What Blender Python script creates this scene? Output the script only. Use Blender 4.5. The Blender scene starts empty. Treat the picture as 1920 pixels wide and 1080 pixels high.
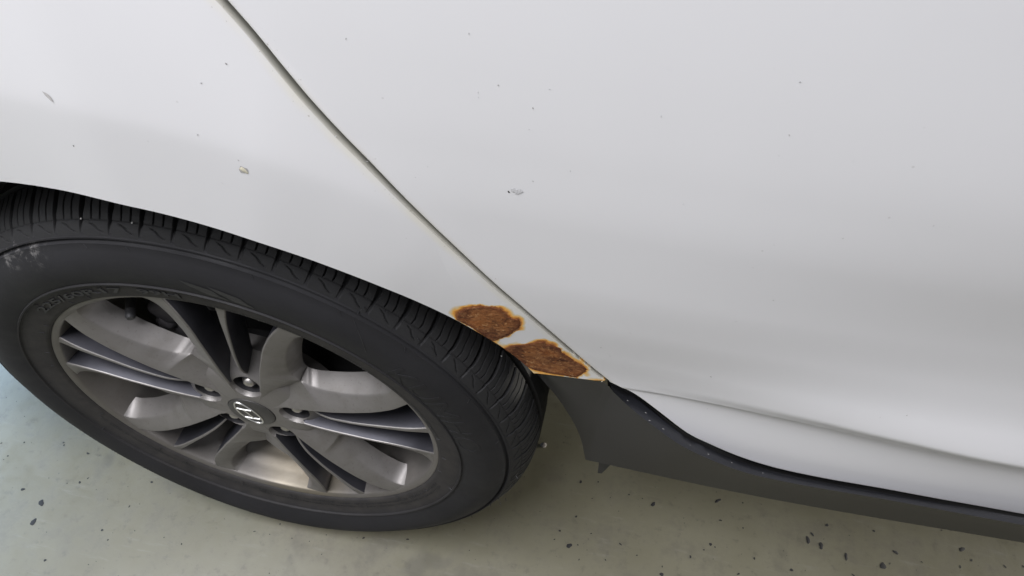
import bpy, bmesh, math, random
import numpy as np
from mathutils import Vector, Matrix

scene = bpy.context.scene
COL = scene.collection
random.seed(7)
RNG = np.random.default_rng(11)
rad = math.radians

# ------------------------------------------------------------------ camera
cam_data = bpy.data.cameras.new('camera')
cam = bpy.data.objects.new('camera', cam_data)
COL.objects.link(cam)
yaw, pitch, roll = -0.14503014, -0.92649699, 0.06312179
fwd = Vector((math.sin(yaw)*math.cos(pitch), math.cos(yaw)*math.cos(pitch), math.sin(pitch)))
r0 = Vector((math.cos(yaw), -math.sin(yaw), 0))
u0 = r0.cross(fwd)
right = r0*math.cos(roll) + u0*math.sin(roll)
up = -r0*math.sin(roll) + u0*math.cos(roll)
rot = Matrix((right, up, -fwd)).transposed().to_4x4()
cam.matrix_world = Matrix.Translation((0.36529414, -0.36645467, 1.18027106)) @ rot
cam_data.sensor_width = 36
cam_data.lens = 36*1425.28768/1920
cam_data.clip_start = 0.01
cam_data.clip_end = 300
scene.camera = cam

# ------------------------------------------------------------------ light
world = bpy.data.worlds.new('World')
scene.world = world
world.use_nodes = True
bg = world.node_tree.nodes['Background']
bg.inputs[0].default_value = (0.94, 0.945, 1.0, 1)
bg.inputs[1].default_value = 0.26

def area_lamp(name, loc, target, sx, sy, power, colour):
    d = bpy.data.lights.new(name, 'AREA')
    d.shape = 'RECTANGLE'; d.size = sx; d.size_y = sy
    d.energy = power; d.color = colour
    o = bpy.data.objects.new(name, d)
    COL.objects.link(o)
    o.location = loc
    o.rotation_euler = (Vector(target)-Vector(loc)).to_track_quat('-Z', 'Y').to_euler()
    return o
area_lamp('ceiling_light', (-2.1, -1.15, 2.4), (0.0, -0.1, 0.3), 2.0, 1.6, 27, (0.975, 0.975, 1.0))
area_lamp('ceiling_light', (-0.60, -0.62, 2.9), (-0.5, -0.5, 0.0), 1.8, 0.8, 122, (0.95, 0.945, 1.0))
area_lamp('window_light', (-2.3, 0.85, 1.0), (-0.5, 0.1, 0.0), 1.2, 1.0, 135, (0.55, 0.76, 1.0))
area_lamp('sill_fill_light', (3.1, -0.50, 0.9), (0.5, 0.1, 0.0), 0.9, 0.7, 12, (0.98, 0.97, 1.0))  # added low fill for the floor by the sill, no known source
area_lamp('under_car_fill_light', (4.6, 1.0, 0.55), (0.4, 0.2, 0.0), 1.2, 0.5, 340, (1.0, 0.95, 0.85))  # fill lamp added behind the car to brighten the floor beneath it
scene.view_settings.view_transform = 'Standard'
scene.view_settings.look = 'None'
scene.view_settings.exposure = 0.0
scene.view_settings.gamma = 1.0
scene.view_settings.use_curve_mapping = False

# ------------------------------------------------------------------ curves and body surface (metres)
GAP = [(0.1351, -0.0062, 0.9216), (0.149, -0.0078, 0.9026), (0.1621, -0.0095, 0.8826), (0.176, -0.0109, 0.8617), (0.1938, -0.0118, 0.8374), (0.2131, -0.0124, 0.8128), (0.2372, -0.0128, 0.7812), (0.2673, -0.0122, 0.7432), (0.3005, -0.011, 0.7025), (0.3323, -0.0087, 0.6651), (0.3673, -0.0044, 0.6212), (0.3902, -0.0017, 0.5926), (0.4066, -0.0006, 0.5749)]
DOORBOT = [(0.407, -0.0007, 0.5761), (0.42, -0.0006, 0.5685), (0.4359, 0.0001, 0.5589), (0.4609, -0.0009, 0.5382), (0.4921, -0.0027, 0.5125), (0.5164, -0.0034, 0.4998), (0.5508, -0.0041, 0.4864), (0.5877, -0.0047, 0.479), (0.632, -0.0051, 0.4777), (0.6958, -0.0047, 0.4797), (0.7608, -0.0026, 0.4772), (0.8308, 0.0008, 0.4729)]
LIP = [(-0.1043, -0.0179, 0.7296), (-0.0453, -0.0242, 0.7396), (0.0202, -0.0296, 0.7414), (0.1026, -0.0293, 0.7284), (0.162, -0.0261, 0.707), (0.202, -0.022, 0.687), (0.2348, -0.017, 0.6667), (0.2647, -0.0119, 0.6432), (0.2897, -0.008, 0.6209), (0.3161, -0.0036, 0.5941), (0.3397, -0.0016, 0.5655)]
FBOT = [(0.3398, -0.0017, 0.5646), (0.3573, -0.0013, 0.5665), (0.3771, -0.0009, 0.5684), (0.3944, -0.0007, 0.5704), (0.4039, -0.0006, 0.5734)]
TARCH = [(0.3394, 0.0019, 0.5594), (0.3665, 0.0129, 0.4947), (0.3936, 0.0287, 0.4022), (0.4108, 0.0458, 0.3013)]
TSILL = [(0.4108, 0.0458, 0.3013), (0.5763, 0.0475, 0.2912), (0.7082, 0.0468, 0.2956), (0.9185, 0.0428, 0.3191)]
TBEAD = [(0.4128, -0.0019, 0.5606), (0.4326, -0.0055, 0.5428), (0.4568, -0.0126, 0.5303), (0.4929, -0.0207, 0.5133), (0.5503, -0.021, 0.4893), (0.6071, -0.021, 0.4852), (0.69, -0.021, 0.4896), (0.7713, -0.021, 0.4915), (0.8154, -0.021, 0.4927)]
TUP = [(0.4089, 0.0114, 0.5523), (0.4225, 0.0098, 0.545), (0.4387, 0.0059, 0.5393), (0.4631, -0.0015, 0.5271), (0.4931, -0.0077, 0.509), (0.5174, -0.008, 0.4966), (0.5522, -0.008, 0.4817), (0.5889, -0.008, 0.4748), (0.6335, -0.008, 0.4732), (0.697, -0.008, 0.4761), (0.7597, -0.008, 0.4778), (0.825, -0.008, 0.4802)]
RUST1 = [(0.2678, -0.0117, 0.6525), (0.27, -0.0115, 0.6576), (0.2755, -0.0109, 0.6631), (0.2884, -0.0103, 0.6694), (0.298, -0.0099, 0.671), (0.3045, -0.0096, 0.6695), (0.3089, -0.0093, 0.6648), (0.3122, -0.0088, 0.6587), (0.3166, -0.0085, 0.6569), (0.3199, -0.0085, 0.6579), (0.322, -0.0081, 0.6533), (0.3224, -0.0077, 0.648), (0.3209, -0.0072, 0.6419), (0.3177, -0.007, 0.6376), (0.3151, -0.0066, 0.6311), (0.3101, -0.0063, 0.6244), (0.3051, -0.0062, 0.619), (0.2994, -0.0063, 0.6142), (0.2966, -0.0068, 0.615), (0.2871, -0.0085, 0.6257), (0.2783, -0.0099, 0.6359), (0.2675, -0.0115, 0.6435)]
RUST2 = [(0.3087, -0.0045, 0.6008), (0.3161, -0.0049, 0.6104), (0.3291, -0.0049, 0.6169), (0.3389, -0.0052, 0.6249), (0.3439, -0.0053, 0.6271), (0.3447, -0.0049, 0.6222), (0.3504, -0.0048, 0.623), (0.3586, -0.0044, 0.6189), (0.3603, -0.0038, 0.6122), (0.369, -0.0029, 0.6042), (0.3753, -0.0023, 0.5978), (0.3849, -0.0015, 0.59), (0.385, -0.0011, 0.5837), (0.3821, -0.0009, 0.5777), (0.3776, -0.0009, 0.5697), (0.3674, -0.0011, 0.569), (0.3505, -0.0014, 0.5691), (0.3371, -0.0016, 0.5705), (0.3297, -0.0019, 0.5736), (0.3233, -0.0025, 0.583), (0.3159, -0.0035, 0.5931)]
scratch = [(-0.0071, -0.024, 0.8417), (-0.004, -0.0248, 0.8357)]
CHIP = [(0.1221, -0.025, 0.8007)]
CHIP2 = [(0.3126, -0.0099, 0.8107)]
dots = [(0.127, -0.0137, 0.8815), (0.108, -0.0179, 0.8666), (0.096, -0.0242, 0.8266), (-0.0053, -0.0266, 0.7968), (0.1027, -0.0266, 0.7852), (0.1901, -0.0127, 0.8351), (0.2106, -0.0119, 0.8188), (0.2847, -0.006, 0.8851), (0.2851, -0.0063, 0.8814), (0.3105, -0.0099, 0.8097), (0.4217, -0.0092, 0.8241), (0.4123, -0.0084, 0.6688), (0.3923, -0.0056, 0.6358), (0.3993, -0.0048, 0.6276), (0.4017, -0.0044, 0.6235), (0.5254, -0.009, 0.8173), (0.4803, -0.01, 0.7755), (0.3922, -0.0036, 0.9197), (0.2969, -0.0055, 0.8922), (0.3275, -0.0053, 0.8951), (0.3943, -0.0057, 0.8886), (0.4889, -0.0055, 0.6222), (0.4903, -0.005, 0.6091), (0.5013, 0.0002, 0.5589), (0.6508, -0.0087, 0.6245), (0.6325, -0.0102, 0.6159), (0.6226, -0.003, 0.5361), (0.3187, -0.0063, 0.8799), (0.3175, -0.0073, 0.8638), (0.3463, -0.0087, 0.836), (0.3228, -0.0093, 0.8221), (0.2424, -0.011, 0.8087), (0.2513, -0.0101, 0.8198), (0.2098, -0.0122, 0.8174), (0.2756, -0.0113, 0.7683), (0.3045, -0.011, 0.7273), (0.3003, -0.0112, 0.7123), (0.3927, -0.006, 0.64), (0.2788, -0.0034, 0.923), (0.2052, -0.005, 0.9079), (0.4625, -0.0033, 0.9244), (0.5085, -0.0065, 0.8785), (0.468, -0.0058, 0.8897), (0.5716, -0.0077, 0.8401), (0.4862, -0.0095, 0.7108), (0.5042, -0.0092, 0.7434)]
SPOTS = [(-0.4, -0.065, 0.0057), (-0.395, -0.095, 0.0057), (-0.44, -0.051, 0.0033), (-0.36, -0.022, 0.0024), (-0.25, 0.002, 0.0023), (-0.287, -0.085, 0.0023), (-0.346, -0.144, 0.0024), (-0.351, -0.013, 0.0016), (-0.271, -0.097, 0.0015), (-0.16, -0.08, 0.0015), (0.424, 0.147, 0.0029), (0.452, 0.153, 0.0015), (0.504, 0.142, 0.0015), (0.544, 0.134, 0.0044), (0.647, 0.162, 0.0045), (0.687, 0.167, 0.0015), (0.652, 0.13, 0.0022), (0.688, 0.125, 0.0015), (0.821, 0.158, 0.0031), (0.79, 0.127, 0.0053), (0.797, 0.138, 0.0031), (0.81, 0.122, 0.0054), (0.848, 0.113, 0.0046), (0.895, 0.164, 0.0024), (0.926, 0.136, 0.004), (0.904, 0.11, 0.0063), (1.031, 0.163, 0.0049), (1.003, 0.188, 0.0016), (1.043, 0.148, 0.0025), (1.024, 0.134, 0.0024), (0.965, 0.129, 0.0016), (0.915, 0.116, 0.0016), (0.763, 0.074, 0.003), (0.566, 0.026, 0.0036), (0.638, 0.088, 0.0029), (0.645, 0.085, 0.0015), (0.628, 0.077, 0.0015), (0.608, 0.062, 0.0022), (0.706, 0.08, 0.0022), (0.499, 0.059, 0.0021), (0.421, 0.04, 0.0049), (0.434, 0.044, 0.0014), (0.425, 0.088, 0.0021), (0.403, 0.06, 0.0021), (0.526, 0.047, 0.0014), (0.682, 0.051, 0.0022), (0.791, 0.193, 0.0016), (0.755, 0.208, 0.0012), (0.732, 0.184, 0.0011), (0.107, -0.014, 0.0021), (0.174, -0.002, 0.0021), (-0.06, -0.039, 0.0015), (-0.026, -0.02, 0.0015), (0.352, 0.197, 0.003), (0.355, 0.195, 0.0015), (1.094, 0.149, 0.0025), (1.123, 0.155, 0.0025), (0.857, 0.086, 0.0023), (-0.518, 0.013, 0.0017), (-0.483, 0.022, 0.0017), (-0.421, 0.035, 0.0017), (-0.265, -0.042, 0.0016), (-0.373, 0.026, 0.0025), (-0.495, -0.005, 0.0017), (-0.418, 0.031, 0.0017), (0.566, 0.038, 0.0014), (0.446, 0.123, 0.0011), (0.526, 0.14, 0.0011), (0.452, 0.066, 0.0014), (0.479, 0.03, 0.0014), (0.439, 0.022, 0.0014), (0.397, 0.045, 0.0014)]
LT=np.array([-20,7,17,26,34,39,44.6,49.4,54.7,60,66.5,75,87,96,105,120,150,200.])
LY=np.array([.012,.010,.005,.002,.0013,-.0025,-.0085,-.0127,-.018,-.023,-.027,-.030,-.030,-.0245,-.017,-.002,.01,.01])
def sstep(a,b,x):
    t=np.clip((x-a)/(b-a),0,1); return t*t*(3-2*t)
def softcorner(x,k):   # smooth max(0,x)
    return 0.5*(x+np.sqrt(x*x+k*k))
BZ=np.array([-.5,.30,.50,.57,.62,.67,.72,.78,.84,.90,.96,1.02,1.10,1.6])
BY=np.array([-.004,-.006,-.004,-.0002,-.004,-.0085,-.0105,-.0105,-.0085,-.0050,-.0005,.005,.014,.09])
def pchip(x,X,Yv):
    h=np.diff(X); d=np.diff(Yv)/h
    m=np.zeros_like(Yv); m[1:-1]=np.where(d[:-1]*d[1:]>0,2*d[:-1]*d[1:]/(d[:-1]+d[1:]+1e-12),0); m[0]=d[0]; m[-1]=d[-1]
    i=np.clip(np.searchsorted(X,x)-1,0,len(h)-1); t=(x-X[i])/h[i]
    return (2*t**3-3*t**2+1)*Yv[i]+(t**3-2*t**2+t)*h[i]*m[i]+(-2*t**3+3*t**2)*Yv[i+1]+(t**3-t**2)*h[i]*m[i+1]
STEP=1
CX=[0.35, 0.4278, 0.5179, 0.595, 0.6708, 0.7739, 1.5]; CZ=[0.5674, 0.5694, 0.5762, 0.5798, 0.5786, 0.5718, 0.5818]
def zcrease(x): return np.interp(x,CX,CZ)
def crease_amp(x): return sstep(.40,.76,x)
def Yside(x,z):
    x=np.asarray(x,float); z=np.asarray(z,float)
    B=pchip(z,BZ,BY)
    # door: flare towards the crease
    A=crease_amp(x); zc=zcrease(x)
    h=z-zc
    out=.024*A*np.exp(-(np.maximum(h-.008,0)/.052)**1.5)-.0040*A*sstep(.015,-.002,h)-.0040*A*np.exp(-((z-.715)/.07)**2)+.004*A*np.exp(-((z-.87)/.08)**2)          # flare above the crease
    under=-.016*A*(1-np.exp(-np.maximum(-h,0)/.004*1.0))*(h<0)  # step back below
    lowflat=-(.010*A)*(h<0)
    d=np.where((h>=0)|(STEP==0),out,(.017*A)*np.ones_like(h)-.0075*np.sqrt(A)*sstep(0,.004,-h)-.001*A*sstep(.0,.14,-h))
    B=B-d+.10*np.maximum(x-.42,0)**2/np.sqrt(1+(np.maximum(x-.42,0)/.5)**4)
    r=np.hypot(x,z-.335); th=np.degrees(np.arctan2(z-.335,x))
    E=pchip(np.clip(th,-19.9,199.9),LT,LY)
    s1=pchip(np.clip(th,-29,179),np.array([-30,40,60,75,90,180.]),np.array([.06,.06,.06,.045,.03,.03]))
    F=E+s1*(r-.408)+.085*softcorner(r-.496,.008)
    sg=-.779*(x-.129)-.628*(z-.915)
    F=F+.15*softcorner(.040-sg,.05)
    k=.006
    m=np.minimum(B,F)-k*np.log1p(np.exp(-np.abs(B-F)/k))*.6
    return m+.22*np.maximum(-.42-x,0)**2

def Ytrim(z): return .001+(.565-z)*.17
WZ = 0.335

# ------------------------------------------------------------------ helpers
def link(o, parent=None):
    COL.objects.link(o)
    if parent is not None: o.parent = parent
    return o
def smooth_mesh(me, ang=35):
    if ang is None: return
    bm = bmesh.new(); bm.from_mesh(me)
    for f in bm.faces: f.smooth = True
    a = rad(ang)
    for e in bm.edges:
        if len(e.link_faces) == 2:
            e.smooth = e.calc_face_angle(0) < a
    bm.to_mesh(me); bm.free()
def mesh_obj(name, verts, faces, mat, parent=None, ang=35, loc=None):
    me = bpy.data.meshes.new(name)
    me.from_pydata([tuple(map(float, v)) for v in verts], [], [tuple(map(int, f)) for f in faces])
    me.update()
    smooth_mesh(me, ang)
    if mat is not None: me.materials.append(mat)
    o = link(bpy.data.objects.new(name, me), parent)
    if loc is not None: o.location = loc
    return o
def bm_obj(name, bm, mat, parent=None, ang=35, loc=None):
    me = bpy.data.meshes.new(name)
    bm.normal_update(); bm.to_mesh(me); bm.free()
    smooth_mesh(me, ang)
    if mat is not None: me.materials.append(mat)
    o = link(bpy.data.objects.new(name, me), parent)
    if loc is not None: o.location = loc
    return o
def empty(name, parent=None, loc=(0, 0, 0)):
    o = bpy.data.objects.new(name, None)
    o.empty_display_size = .05
    link(o, parent); o.location = loc
    return o
def grid_faces(n, m, wrap_n=False, off=0, flip=False):
    i = np.arange(n if wrap_n else n-1)[:, None]; j = np.arange(m-1)[None, :]
    a = i*m+j; b = ((i+1) % n)*m+j; c = ((i+1) % n)*m+j+1; d = i*m+j+1
    q = np.stack([a, b, c, d], -1).reshape(-1, 4)+off
    return q[:, ::-1] if flip else q
def polar(r, deg, y):
    return (r*math.cos(rad(deg)), y, r*math.sin(rad(deg)))
def lathe(profile, seg=180, a0=0, a1=360):
    """profile of (r, y) turned about the Y axis"""
    prof = np.array(profile, float)
    full = abs(a1-a0-360) < 1e-6
    n = seg if full else seg+1
    th = np.radians(a0+(a1-a0)*np.arange(n)/seg)
    v = np.stack([np.cos(th)[:, None]*prof[None, :, 0], np.broadcast_to(prof[None, :, 1], (n, len(prof))), np.sin(th)[:, None]*prof[None, :, 0]], -1)
    return v.reshape(-1, 3), grid_faces(n, len(prof), full)
def resample(P, n):
    P = np.array(P, float)
    s = np.r_[0, np.cumsum(np.linalg.norm(np.diff(P, axis=0), axis=1))]
    t = np.linspace(0, s[-1], n)
    return np.stack([np.interp(t, s, P[:, k]) for k in range(P.shape[1])], -1)
def catmull(P, k=8):
    P = np.array(P, float); Q = np.vstack([2*P[0]-P[1], P, 2*P[-1]-P[-2]]); out = []
    for i in range(1, len(Q)-2):
        a, b, c, d = Q[i-1:i+3]
        for t in np.arange(k)/k:
            out.append(.5*((2*b)+(-a+c)*t+(2*a-5*b+4*c-d)*t*t+(-a+3*b-3*c+d)*t**3))
    out.append(P[-1])
    return np.array(out)
def tube(path, r, seg=6, closed=False):
    P = np.array(path, float); n = len(P)
    R = np.broadcast_to(np.asarray(r, float), (n,))
    T = np.gradient(P, axis=0)
    if closed: T = np.roll(P, -1, 0)-np.roll(P, 1, 0)
    T /= np.linalg.norm(T, axis=1)[:, None]+1e-12
    ref = np.array([0.0, 1.0, 0.0]); V = []
    for p, t, q in zip(P, T, R):
        rr = ref if abs(t@ref) < .9 else np.array([1.0, 0, 0])
        a = np.cross(t, rr); a /= np.linalg.norm(a); b = np.cross(t, a)
        for k in range(seg):
            w = 2*math.pi*k/seg
            V.append(p+q*(math.cos(w)*a+math.sin(w)*b))
    F = []
    for i in range(n if closed else n-1):
        for k in range(seg):
            F.append((i*seg+k, i*seg+(k+1) % seg, ((i+1) % n)*seg+(k+1) % seg, ((i+1) % n)*seg+k))
    if not closed:
        F.append(tuple(range(seg))[::-1]); F.append(tuple((n-1)*seg+k for k in range(seg)))
    return np.array(V), F
class Joiner:
    def __init__(s): s.v = []; s.f = []; s.n = 0
    def add(s, V, F):
        V = np.asarray(V, float).reshape(-1, 3)
        s.v.append(V); s.f += [tuple(int(i)+s.n for i in f) for f in F]; s.n += len(V)
    def obj(s, name, mat, parent=None, ang=35, loc=None):
        return mesh_obj(name, np.vstack(s.v), s.f, mat, parent, ang, loc)
def box(c, h, bevel=0.0):
    bm = bmesh.new(); bmesh.ops.create_cube(bm, size=1)
    bmesh.ops.scale(bm, vec=(2*h[0], 2*h[1], 2*h[2]), verts=bm.verts)
    if bevel: bmesh.ops.bevel(bm, geom=list(bm.edges), offset=bevel, segments=3, affect='EDGES', profile=.5)
    bmesh.ops.translate(bm, vec=c, verts=bm.verts)
    bm.verts.index_update()
    V = [v.co.copy() for v in bm.verts]; F = [[v.index for v in f.verts] for f in bm.faces]
    bm.free()
    return np.array(V), F
def poly_sd(X, Z, P):
    """signed distance to a closed polygon, negative inside"""
    P = np.asarray(P, float); d = np.full(X.shape, 1e9); ins = np.zeros(X.shape, bool)
    for a, b in zip(P, np.roll(P, -1, 0)):
        e = b-a; wx = X-a[0]; wz = Z-a[1]
        t = np.clip((wx*e[0]+wz*e[1])/(e@e+1e-15), 0, 1)
        d = np.minimum(d, np.hypot(wx-t*e[0], wz-t*e[1]))
        c = ((a[1] > Z) != (b[1] > Z)) & (X < (b[0]-a[0])*(Z-a[1])/((b[1]-a[1]) if b[1] != a[1] else 1e-12)+a[0])
        ins ^= c
    return np.where(ins, -d, d)
def line_d(X, Z, P):
    P = np.asarray(P, float); d = np.full(X.shape, 1e9)
    for a, b in zip(P[:-1], P[1:]):
        e = b-a; t = np.clip(((X-a[0])*e[0]+(Z-a[1])*e[1])/(e@e+1e-15), 0, 1)
        d = np.minimum(d, np.hypot(X-a[0]-t*e[0], Z-a[1]-t*e[1]))
    return d
def set_attr(me, name, vals):
    a = me.attributes.new(name, 'FLOAT', 'POINT')
    a.data.foreach_set('value', np.asarray(vals, np.float32).ravel())

# ------------------------------------------------------------------ materials
class NT:
    def __init__(s, name):
        s.m = bpy.data.materials.new(name); s.m.use_nodes = True
        s.t = s.m.node_tree; s.b = s.t.nodes['Principled BSDF']
    def n(s, kind, **kw):
        x = s.t.nodes.new(kind)
        for k, v in kw.items():
            if k.startswith('i_'):
                x.inputs[int(k[2:])].default_value = v
            else: setattr(x, k, v)
        return x
    def l(s, a, b): s.t.links.new(a, b)
    def coord(s): return s.n('ShaderNodeTexCoord').outputs['Object']
    def noise(s, scale, detail=4, rough=.6, vec=None):
        x = s.n('ShaderNodeTexNoise'); x.inputs['Scale'].default_value = scale
        x.inputs['Detail'].default_value = detail; x.inputs['Roughness'].default_value = rough
        s.l(vec if vec is not None else s.coord(), x.inputs['Vector'])
        return x.outputs['Fac']
    def ramp(s, fac, stops, interp='LINEAR'):
        x = s.n('ShaderNodeValToRGB'); x.color_ramp.interpolation = interp
        el = x.color_ramp.elements
        while len(el) < len(stops): el.new(.5)
        for e, (p, c) in zip(el, stops):
            e.position = p; e.color = c if len(c) == 4 else (*c, 1)
        s.l(fac, x.inputs['Fac'])
        return x.outputs['Color']
    def mix(s, fac, a, b, mode='MIX'):
        x = s.n('ShaderNodeMix', data_type='RGBA', blend_type=mode)
        for sock, v in ((x.inputs[0], fac), (x.inputs[6], a), (x.inputs[7], b)):
            if isinstance(v, (int, float)): sock.default_value = v
            elif isinstance(v, tuple): sock.default_value = v if len(v) == 4 else (*v, 1)
            else: s.l(v, sock)
        return x.outputs[2]
    def math(s, op, a, b=0.0, clamp=False):
        x = s.n('ShaderNodeMath', operation=op, use_clamp=clamp)
        for sock, v in ((x.inputs[0], a), (x.inputs[1], b)):
            if isinstance(v, (int, float)): sock.default_value = v
            else: s.l(v, sock)
        return x.outputs[0]
    def maprange(s, v, a, b, c=0.0, d=1.0):
        x = s.n('ShaderNodeMapRange', interpolation_type='SMOOTHSTEP'); x.clamp = True
        s.l(v, x.inputs[0])
        for i, k in enumerate((a, b, c, d)): x.inputs[1+i].default_value = k
        return x.outputs[0]
    def bump(s, h, strength, dist):
        x = s.n('ShaderNodeBump'); x.inputs['Strength'].default_value = strength; x.inputs['Distance'].default_value = dist
        s.l(h, x.inputs['Height']); s.l(x.outputs[0], s.b.inputs['Normal'])
    def set(s, **kw):
        for k, v in kw.items():
            sock = s.b.inputs[k.replace('_', ' ')]
            if isinstance(v, (int, float)): sock.default_value = v
            elif isinstance(v, tuple): sock.default_value = v if len(v) == 4 else (*v, 1)
            else: s.l(v, sock)
        return s.m
def plain(name, col, rough, metal=0.0, bumpscale=None, bumpd=.0005, var=.15, **kw):
    t = NT(name)
    nz = t.noise(35, 5)
    c2 = tuple(min(1, c*(1+var)) for c in col); c1 = tuple(c*(1-var) for c in col)
    t.set(Base_Color=t.ramp(nz, [(.3, c1), (.7, c2)]), Roughness=rough, Metallic=metal, **kw)
    if bumpscale: t.bump(t.noise(bumpscale, 3), .5, bumpd)
    return t.m

def paint_material(rusty):
    t = NT('white_paint_rusted' if rusty else 'white_paint')
    co = t.coord()
    col = t.ramp(t.noise(3.0, 4, .6), [(.3, (.685, .685, .692)), (.7, (.71, .71, .715))])
    # grime: tiny specks
    vo = t.n('ShaderNodeTexVoronoi', feature='F1'); vo.inputs['Scale'].default_value = 60; t.l(co, vo.inputs['Vector'])
    sp = t.math('MULTIPLY', t.maprange(vo.outputs['Distance'], .07, .03), t.maprange(t.noise(25, 2), .55, .66))
    col = t.mix(t.math('MULTIPLY', sp, .30), col, (.30, .29, .27))
    at = t.n('ShaderNodeAttribute', attribute_name='gap').outputs['Fac']
    yel = t.math('MULTIPLY', t.maprange(at, .009, .0015), t.math('ADD', t.maprange(t.noise(18, 4), .35, .7, .0, .30), .12))
    col = t.mix(yel, col, (.72, .67, .50) if rusty else (.62, .58, .48))
    col = t.mix(t.maprange(at, .0014, .0004, 0, .75 if rusty else 0.0), col, (.30, .29, .24))  # fender edge painted darker to dull the highlight on its rounding
    gapdot = t.math('MULTIPLY', t.maprange(at, .012, .001), t.maprange(t.noise(420, 2), .68, .74))
    col = t.mix(t.math('MULTIPLY', gapdot, .55), col, (.22, .19, .15))
    if rusty:
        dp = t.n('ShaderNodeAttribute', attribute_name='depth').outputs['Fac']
        col = t.mix(t.maprange(dp, -.0004, .0045), col, (.19, .187, .16))  # shade of the gap painted onto the flange, darker with depth
        d = t.n('ShaderNodeAttribute', attribute_name='rust').outputs['Fac']
        wob = t.math('MULTIPLY', t.math('SUBTRACT', t.noise(140, 5, .65), .5), .0062)
        wid = t.maprange(t.noise(38, 2), .38, .62, .26, 1.30)
        dd = t.math('DIVIDE', t.math('ADD', d, wob), wid)
        dd = t.math('DIVIDE', dd, .0062)
        halo = t.ramp(dd, [(0, (.26, .085, .015)), (.10, (.46, .17, .025)), (.26, (.80, .38, .06)), (.45, (.70, .50, .23)), (.72, (.66, .615, .52)), (1, (.65, .645, .63))])
        fac = t.maprange(dd, 1.0, .72)
        col = t.mix(fac, col, halo)
    t.set(Base_Color=col, Roughness=.42, Coat_Weight=.25, Coat_Roughness=.22)
    t.b.inputs['Specular IOR Level'].default_value = .4
    t.bump(t.noise(900, 2), .04, .0002)
    return t.m

M = {}
M['paint'] = paint_material(False)
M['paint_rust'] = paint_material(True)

t = NT('rust'); co = t.coord()
st = t.n('ShaderNodeMapping'); st.inputs['Scale'].default_value = (1.0, 1.0, 2.3); st.inputs['Rotation'].default_value = (0, rad(12), 0)
t.l(co, st.inputs['Vector'])
n1 = t.noise(70, 6, .7, st.outputs[0]); n2 = t.noise(300, 5, .8); n3 = t.noise(28, 3, .5)
c = t.ramp(n1, [(.30, (.060, .020, .010)), (.44, (.14, .050, .021)), (.56, (.24, .100, .040)), (.70, (.40, .215, .095))])
c = t.mix(t.maprange(t.noise(32, 3, .6), .48, .64, 0, .6), c, (.33, .105, .022))
c2 = t.ramp(n2, [(.34, (.026, .010, .006)), (.48, (.15, .052, .021)), (.66, (.46, .25, .105))])
c = t.mix(.42, c, c2)
c = t.mix(t.maprange(n3, .46, .62, 0, .45), c, (.30, .110, .030))
c = t.mix(t.maprange(t.noise(48, 5, .75), .48, .62, 0, .8), c, (.055, .016, .009))
c = t.mix(t.maprange(t.noise(190, 3, .6, st.outputs[0]), .58, .66, 0, .8), c, (.028, .010, .007))
c = t.mix(t.maprange(t.noise(240, 3, .6), .60, .68, 0, .7), c, (.45, .25, .11))
d = t.n('ShaderNodeAttribute', attribute_name='rust').outputs['Fac']
c = t.mix(t.math('MULTIPLY', t.maprange(d, -.005, -.013), t.maprange(t.noise(110, 5, .75, st.outputs[0]), .42, .62, 0, .55)), c, (.27, .115, .038))
c = t.mix(t.maprange(d, -.006, -.0008, 0, .65), c, (.085, .026, .012))
t.set(Base_Color=c, Roughness=.92)
t.b.inputs['Specular IOR Level'].default_value = .2
t.bump(t.math('ADD', n2, t.noise(900, 3)), .5, .0007)
M['rust'] = t.m

t = NT('tyre_rubber'); co = t.coord()
sx = t.n('ShaderNodeSeparateXYZ'); t.l(co, sx.inputs[0])
rr = t.math('SQRT', t.math('ADD', t.math('MULTIPLY', sx.outputs[0], sx.outputs[0]), t.math('MULTIPLY', sx.outputs[2], sx.outputs[2])))
base = t.ramp(t.noise(9, 5, .6), [(.3, (.0085, .0085, .0098)), (.7, (.0150, .0150, .0172))])
dust = t.math('MULTIPLY', t.maprange(t.noise(40, 6, .7), .25, .85, .25, .8), t.maprange(rr, .272, .255, .05, .75))
base = t.mix(dust, base, (.060, .054, .048))
# chalky scuff on the upper front shoulder
def blob(cx, cz, rx):
    v = t.n('ShaderNodeVectorMath', operation='DISTANCE'); t.l(co, v.inputs[0]); v.inputs[1].default_value = (cx, .002, cz)
    return t.maprange(v.outputs['Value'], rx, rx*.25)
sc = t.math('MAXIMUM', blob(-.150, .285, .034), blob(-.180, .262, .026))
sc = t.math('MULTIPLY', sc, t.maprange(t.noise(120, 6, .75), .50, .66))
base = t.mix(t.math('MULTIPLY', sc, .38), base, (.27, .26, .25))
ang = t.math('ARCTAN2', sx.outputs[2], sx.outputs[0])
cb = t.n('ShaderNodeCombineXYZ'); t.l(t.math('MULTIPLY', ang, 1.2), cb.inputs[0]); t.l(t.math('MULTIPLY', rr, 60), cb.inputs[1])
stk = t.maprange(t.noise(3.0, 4, .6, cb.outputs[0]), .5, .75, 0, .3)
t.set(Base_Color=base, Roughness=t.ramp(t.noise(14, 4), [(.3, (.62,)*3), (.7, (.82,)*3)]))
t.b.inputs['Specular IOR Level'].default_value = .35
t.bump(t.noise(700, 3), .25, .0004)
M['rubber'] = t.m
M['lettering'] = plain('tyre_lettering', (.0175, .0175, .0195), .55, bumpscale=600)
M['tread'] = plain('tread_rubber', (.0095, .0095, .010), .76, bumpscale=500, bumpd=.0004, var=.3)

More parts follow.
